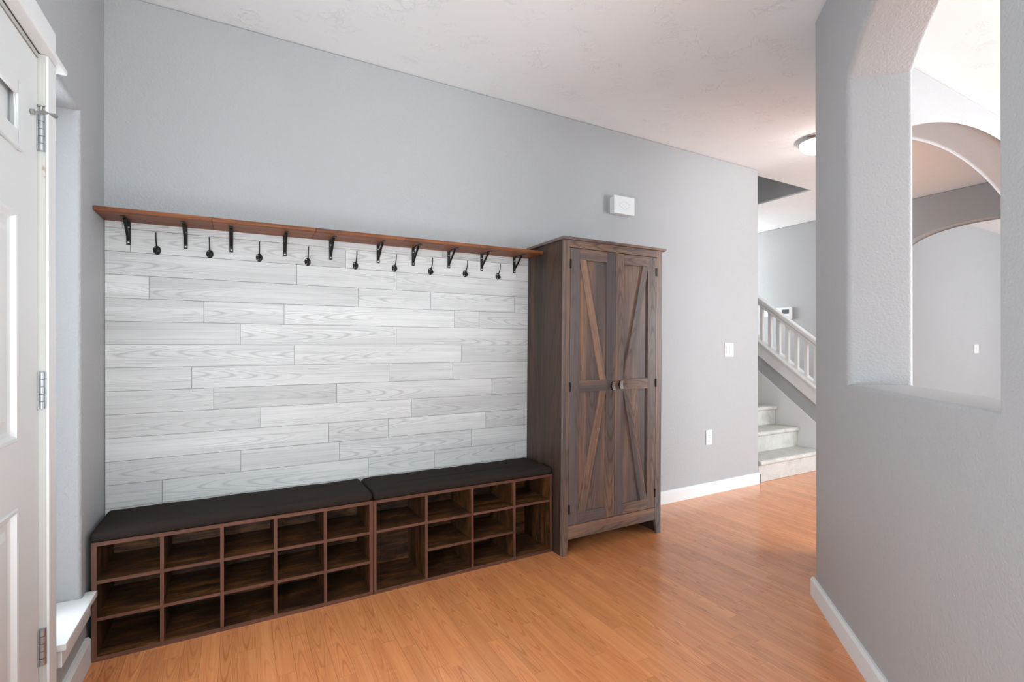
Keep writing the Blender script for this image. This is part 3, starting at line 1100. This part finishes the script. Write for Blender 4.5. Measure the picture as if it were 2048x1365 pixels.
def cab_door(xa, xb, mirror):
    z0, z1 = 0.1705, 1.7625
    yf, yb = CY0 - 0.0005, CY0 + 0.0195
    panel_y = CY0 + 0.0125
    sw = 0.066
    fl = lambda x: (xa + xb - x) if mirror else x
    dmb = MB().box(xa + 0.004, xb - 0.004, panel_y, yb, z0 + 0.004, z1 - 0.004, 0, V)
    d = cpart('door', dmb, M['cab'])

    def sub(name, mb, mat=M['cab'], bevel=0.0008):
        o = cpart(name, mb, mat, d, bevel)
        return o
    pl, pr = xa + sw, xb - sw
    sub('door_stile', MB().box(xa, pl, yf, panel_y, z0, z1, 0, V))
    sub('door_stile', MB().box(pr, xb, yf, panel_y, z0, z1, 0, V))
    zr = ((z0, 0.234), (0.9315, 0.9975), (1.6985, z1))
    for a, b in zr:
        sub('door_rail', MB().box(pl, pr, yf, panel_y, a, b, 0, Hh))
    bw = 0.046

    def brace(xt0, xt1, zt, xb0, xb1, zb_):
        poly = [(fl(xb0), zb_), (fl(xb1), zb_), (fl(xt1), zt), (fl(xt0), zt)]
        gd = Vector((fl(xt0) - fl(xb0), 0, zt - zb_))
        sub('door_brace', MB().prism(poly, 'y', yf + 0.0006, panel_y, 0, tuple(gd)))
    L, R_ = xa + sw, xb - sw
    if mirror:
        L, R_ = xa + sw, xb - sw
    brace(L, L + bw, 1.6985, R_ - bw, R_, 0.9975)
    brace(R_ - bw, R_, 0.9315, L, L + bw + 0.008, 0.234)
    # pull: stem with a concave metal face
    hx = (xb - 0.027) if not mirror else (xa + 0.031)
    hz = 0.960 if not mirror else 0.9645
    hmb = MB()
    hmb.box(hx - 0.006, hx + 0.006, yf - 0.014, yf, hz - 0.010, hz + 0.010)
    n_ = 10
    front, back = [], []
    for i in range(n_ + 1):
        t = -1 + 2 * i / n_
        z = hz + 0.0245 * t
        front.append((yf - 0.021 - 0.007 * t * t, z))
        back.append((yf - 0.014, z))
    hmb.prism(front + back[::-1], 'x', hx - 0.012, hx + 0.012, 0, Hh)
    ho = sub('handle', hmb, [M['black'], M['nickel_dark']], 0.0)
    for pg in ho.data.polygons:
        pg.material_index = 1 if pg.normal.y < -0.6 and pg.center.y < yf - 0.015 else 0
    ho['label'] = 'small dark metal pull with a concave face'
    for zc in (1.670, 0.9635, 0.2625):
        hxx = xa - 0.0015 if not mirror else xb + 0.0015
        sub('hinge', MB().box(hxx - 0.005, hxx + 0.005, yf - 0.006, yf + 0.002, zc - 0.026, zc + 0.026), M['black'], 0.001)
    return d


M['nickel_dark'] = flat('brushed_dark_nickel', (0.55, 0.53, 0.50, 1), 0.32, 1.0)
mid = 1.981
cab_door(lx + 0.0025, mid - 0.0012, False)
cab_door(mid + 0.0012, rx - 0.0025, True)


# ================================================================== small wall fixtures
def outline_ring(mb, pts, y, w, mat=1):
    """thin engraved line following pts on a face looking to -y"""
    for i in range(len(pts) - 1):
        (xa, za), (xb, zb_) = pts[i], pts[i + 1]
        L = math.hypot(xb - xa, zb_ - za)
        nx_, nz_ = -(zb_ - za) / L * w, (xb - xa) / L * w
        mb.prism([(xa, za), (xb, zb_), (xb + nx_, zb_ + nz_), (xa + nx_, za + nz_)], 'y', y - 0.0004, y + 0.001, mat)


ch = tag(empty('door_chime', (2.392, D, 2.133)), 'white plastic door chime box high on the wall above the cabinet', 'door chime')
fx = (2.392, D, 2.133)
boxo('chime_body', M['plastic'], ch, 2.302, 2.480, D - 0.046, D - 0.0005, 2.137, 2.254, bevel=0.003, origin=fx).location = (0, 0, 0)
boxo('chime_cover', M['plastic'], ch, 2.297, 2.486, D - 0.056, D - 0.046, 2.133, 2.259, bevel=0.002, origin=fx).location = (0, 0, 0)
mb = MB()
cx_, cz_ = 2.392, 2.196
yy = D - 0.0562
for sg in (-1, 1):
    outline_ring(mb, [(cx_ + sg * 0.052, cz_ + 0.004), (cx_ + sg * 0.004, cz_ + 0.029)], yy, 0.0010, 0)
    outline_ring(mb, [(cx_ + sg * 0.052, cz_ - 0.004), (cx_ + sg * 0.004, cz_ - 0.029)], yy, 0.0010, 0)
o = mb.build('diamond_emblem', M['plastic_line'], ch, origin=fx)
o.location = (0, 0, 0)

sw_ = tag(empty('light_switch', (3.5795, D, 1.111)), 'white double rocker light switch on the grey wall past the cabinet', 'light switch')
fx = (3.5795, D, 1.111)
P_ = lambda name, mat, *a, par=sw_, f=fx, bv=0.001: setattr(boxo(name, mat, par, *a, bevel=bv, origin=f), 'location', (0, 0, 0))
P_('cover_plate', M['plastic'], 3.5235, 3.6355, D - 0.006, D - 0.0005, 1.111, 1.225, bv=0.002)
for cx_ in (3.5565, 3.6025):
    P_('rocker_frame', M['plastic_line'], cx_ - 0.0175, cx_ + 0.0175, D - 0.0066, D - 0.004, 1.134, 1.202, bv=0.0)
    P_('rocker', M['plastic'], cx_ - 0.0165, cx_ + 0.0165, D - 0.0095, D - 0.004, 1.135, 1.201)

ou = tag(empty('electrical_outlet', (3.3315, D, 0.400)), 'white duplex electrical outlet low on the grey wall', 'outlet')
fx2 = (3.3315, D, 0.400)
P_('cover_plate', M['plastic'], 3.2965, 3.3665, D - 0.006, D - 0.0005, 0.400, 0.519, par=ou, f=fx2, bv=0.002)
for cz_ in (0.436, 0.483):
    mb = MB().lathe([(0.0172, 0.004), (0.0172, 0.0075), (0.016, 0.0085), (0.0, 0.0085)], (3.3315, D, cz_), 'y', 24, 0, 1.0, 0.85)
    mb.build('receptacle', M['plastic'], ou, origin=fx2).location = (0, 0, 0)
    s = MB()
    s.box(3.3245, 3.3262, D - 0.0090, D - 0.008, cz_ + 0.000, cz_ + 0.009)
    s.box(3.3368, 3.3385, D - 0.0090, D - 0.008, cz_ + 0.000, cz_ + 0.008)
    s.lathe([(0.0024, 0.008), (0.0024, 0.009)], (3.3315, D, cz_ - 0.007), 'y', 10)
    s.build('slots', M['slot'], ou, origin=fx2).location = (0, 0, 0)
MB().lathe([(0.003, 0.005), (0.003, 0.0075), (0, 0.008)], (3.3315, D, 0.4595), 'y', 10).build('screw', M['screw'], ou, origin=fx2).location = (0, 0, 0)

fs_ = tag(empty('light_switch', (8.37, 2.66, 1.105)), 'small white light switch on the far wall seen through the arches', 'light switch')
fx3 = (8.37, 2.66, 1.105)
P_('cover_plate', M['plastic'], 8.30, 8.44, 2.653, 2.6595, 1.105, 1.220, par=fs_, f=fx3, bv=0.002)
P_('rocker', M['plastic'], 8.352, 8.388, 2.648, 2.655, 1.128, 1.197, par=fs_, f=fx3)

XP = 6.165
th = tag(empty('thermostat', (XP, 3.835, 1.548)), 'white wall thermostat with dark screen behind the stair railing', 'thermostat')
fx4 = (XP, 3.835, 1.548)
P_('thermostat_body', M['plastic'], XP - 0.030, XP - 0.0005, 3.735, 3.945, 1.548, 1.700, par=th, f=fx4, bv=0.004)
P_('screen', M['screen'], XP - 0.0312, XP - 0.029, 3.770, 3.862, 1.618, 1.672, par=th, f=fx4, bv=0.0)
P_('button_strip', M['plastic_line'], XP - 0.0312, XP - 0.029, 3.770, 3.862, 1.585, 1.588, par=th, f=fx4, bv=0.0)
sn = tag(empty('sensor_box', (XP, 4.085, 1.592)), 'small white sensor box beside the thermostat behind the balusters', 'sensor')
fx5 = (XP, 4.085, 1.592)
P_('sensor_body', M['plastic'], XP - 0.035, XP - 0.0005, 4.03, 4.14, 1.592, 1.668, par=sn, f=fx5, bv=0.006)
P_('sensor_base', M['plastic'], XP - 0.008, XP - 0.0005, 4.02, 4.15, 1.582, 1.678, par=sn, f=fx5, bv=0.002)


# ceiling lamps
def lamp(x, y, label):
    l = tag(empty('ceiling_light', (x, y, H)), label, 'ceiling light', 'flush ceiling lamps in the hall')
    MB().lathe([(0.150, -0.0005), (0.150, -0.008), (0.143, -0.014), (0.140, -0.020), (0.132, -0.028), (0.120, -0.030), (0.118, -0.020), (0.0, -0.018)],
               (0, 0, 0), 'z', 40).build('lamp_base', M['nickel'], l)
    prof = [(0.118, -0.026)]
    for i in range(1, 11):
        a = math.pi / 2 * i / 10
        prof.append((0.122 * math.cos(a) + 0.0001, -0.028 - 0.075 * math.sin(a)))
    MB().lathe(prof, (0, 0, 0), 'z', 40).build('glass_dome', M['lamp_glass'], l)
    pl = bpy.data.lights.new('lamp_bulb', 'POINT')
    pl.energy = 0.8
    pl.color = (0.98, 0.98, 1.0)
    pl.shadow_soft_size = 0.10
    po = bpy.data.objects.new('lamp_bulb', pl)
    po.location = (0, 0, -0.22)
    po.parent = l
    col.objects.link(po)


lamp(3.790, 2.105, 'flush dome ceiling light with nickel rim in the hall')
lamp(5.75, 4.40, 'flush dome ceiling light beyond the stairs, hidden by the wall end')

# ================================================================== stairs and railing
stair = tag(empty('staircase', (4.46, 2.70, 0)), 'carpeted staircase rising from the hall beside the wall end', 'staircase')
RUN, RISE, Y1S = 0.235, 0.193, 2.690


def spart(name, mb, mat, parent=stair, bevel=0.0, seg=2):
    o = mb.build(name, mat, parent, bevel, seg)
    o.location = -Vector(parent.location)
    return o


for i in range(11):
    yn = Y1S + RUN * i
    zt = RISE * (i + 1)
    zb_ = max(0.0, zt - RISE - 0.02)
    r_ = 0.022
    poly = [(yn + 0.028, zb_), (yn + RUN + 0.05, zb_), (yn + RUN + 0.05, zt)]
    for q in range(9):
        a = math.pi / 2 + math.pi * q / 8
        poly.append((yn + r_ + r_ * math.cos(a), zt - r_ + r_ * math.sin(a)))
    poly.append((yn + 0.028, zt - 2 * r_ - 0.001))
    spart('step', MB().prism(poly, 'x', X_END + 0.002, 4.945), M['carpet'], stair, 0.006, 3)
SL = 0.795
skl = lambda y: 0.449 + SL * (y - 2.783)
spart('skirt_board', MB().prism([(2.60, 0.0), (5.3, 0.0), (5.3, skl(5.3)), (2.69, skl(2.69)), (2.60, 0.33)], 'x', 4.947, 4.972), M['white'])

brl = lambda y: 0.620 + 0.772 * (y - 2.785)
knee = MB().prism([(2.58, 0.0), (5.3, 0.0), (5.3, min(H, brl(5.3) + 0.05)), (2.58, brl(2.58) + 0.05)], 'x', 4.973, 5.075)
struct(knee.build('wall_knee', M['wall']))
rail = tag(empty('stair_railing', (5.02, 2.66, 0)), 'white stair railing with square balusters on the sloping wall', 'railing')
ys, ye = 2.585, 5.2
rl = lambda y, a: a + 0.775 * (y - 2.785)


def slope(a0, a1, x0, x1, y0=ys, y1=ye, bev=0.004, name='rail', mat=None):
    mb = MB().prism([(y0, rl(y0, a0)), (y1, rl(y1, a0)), (y1, rl(y1, a1)), (y0, rl(y0, a1))], 'x', x0, x1, 0, (0, 1, 0.775))
    return spart(name, mb, mat or M['white'], rail, bev, 2)


slope(0.630, 0.770, 4.955, 5.095, name='base_fascia')
slope(0.770, 0.796, 4.945, 5.105, name='base_cap')
slope(1.160, 1.195, 5.000, 5.050, name='rail_fillet')
slope(1.195, 1.252, 4.990, 5.060, name='handrail', bev=0.012)
yb_ = 2.715
while yb_ < 4.4:
    za, zb_ = rl(yb_, 0.79), rl(yb_, 1.17)
    spart('baluster', MB().box(5.009, 5.041, yb_ - 0.016, yb_ + 0.016, za, zb_ + 0.012, 0, V), M['white'], rail)
    yb_ += 0.0965
np_ = MB().box(4.975, 5.075, 2.50, 2.60, 0, 1.30, 0, V)
np_.prism([(4.965, 1.30), (5.085, 1.30), (5.085, 1.33), (4.965, 1.33)], 'y', 2.49, 2.61)
spart('newel_post', np_, M['white'], rail, 0.004)
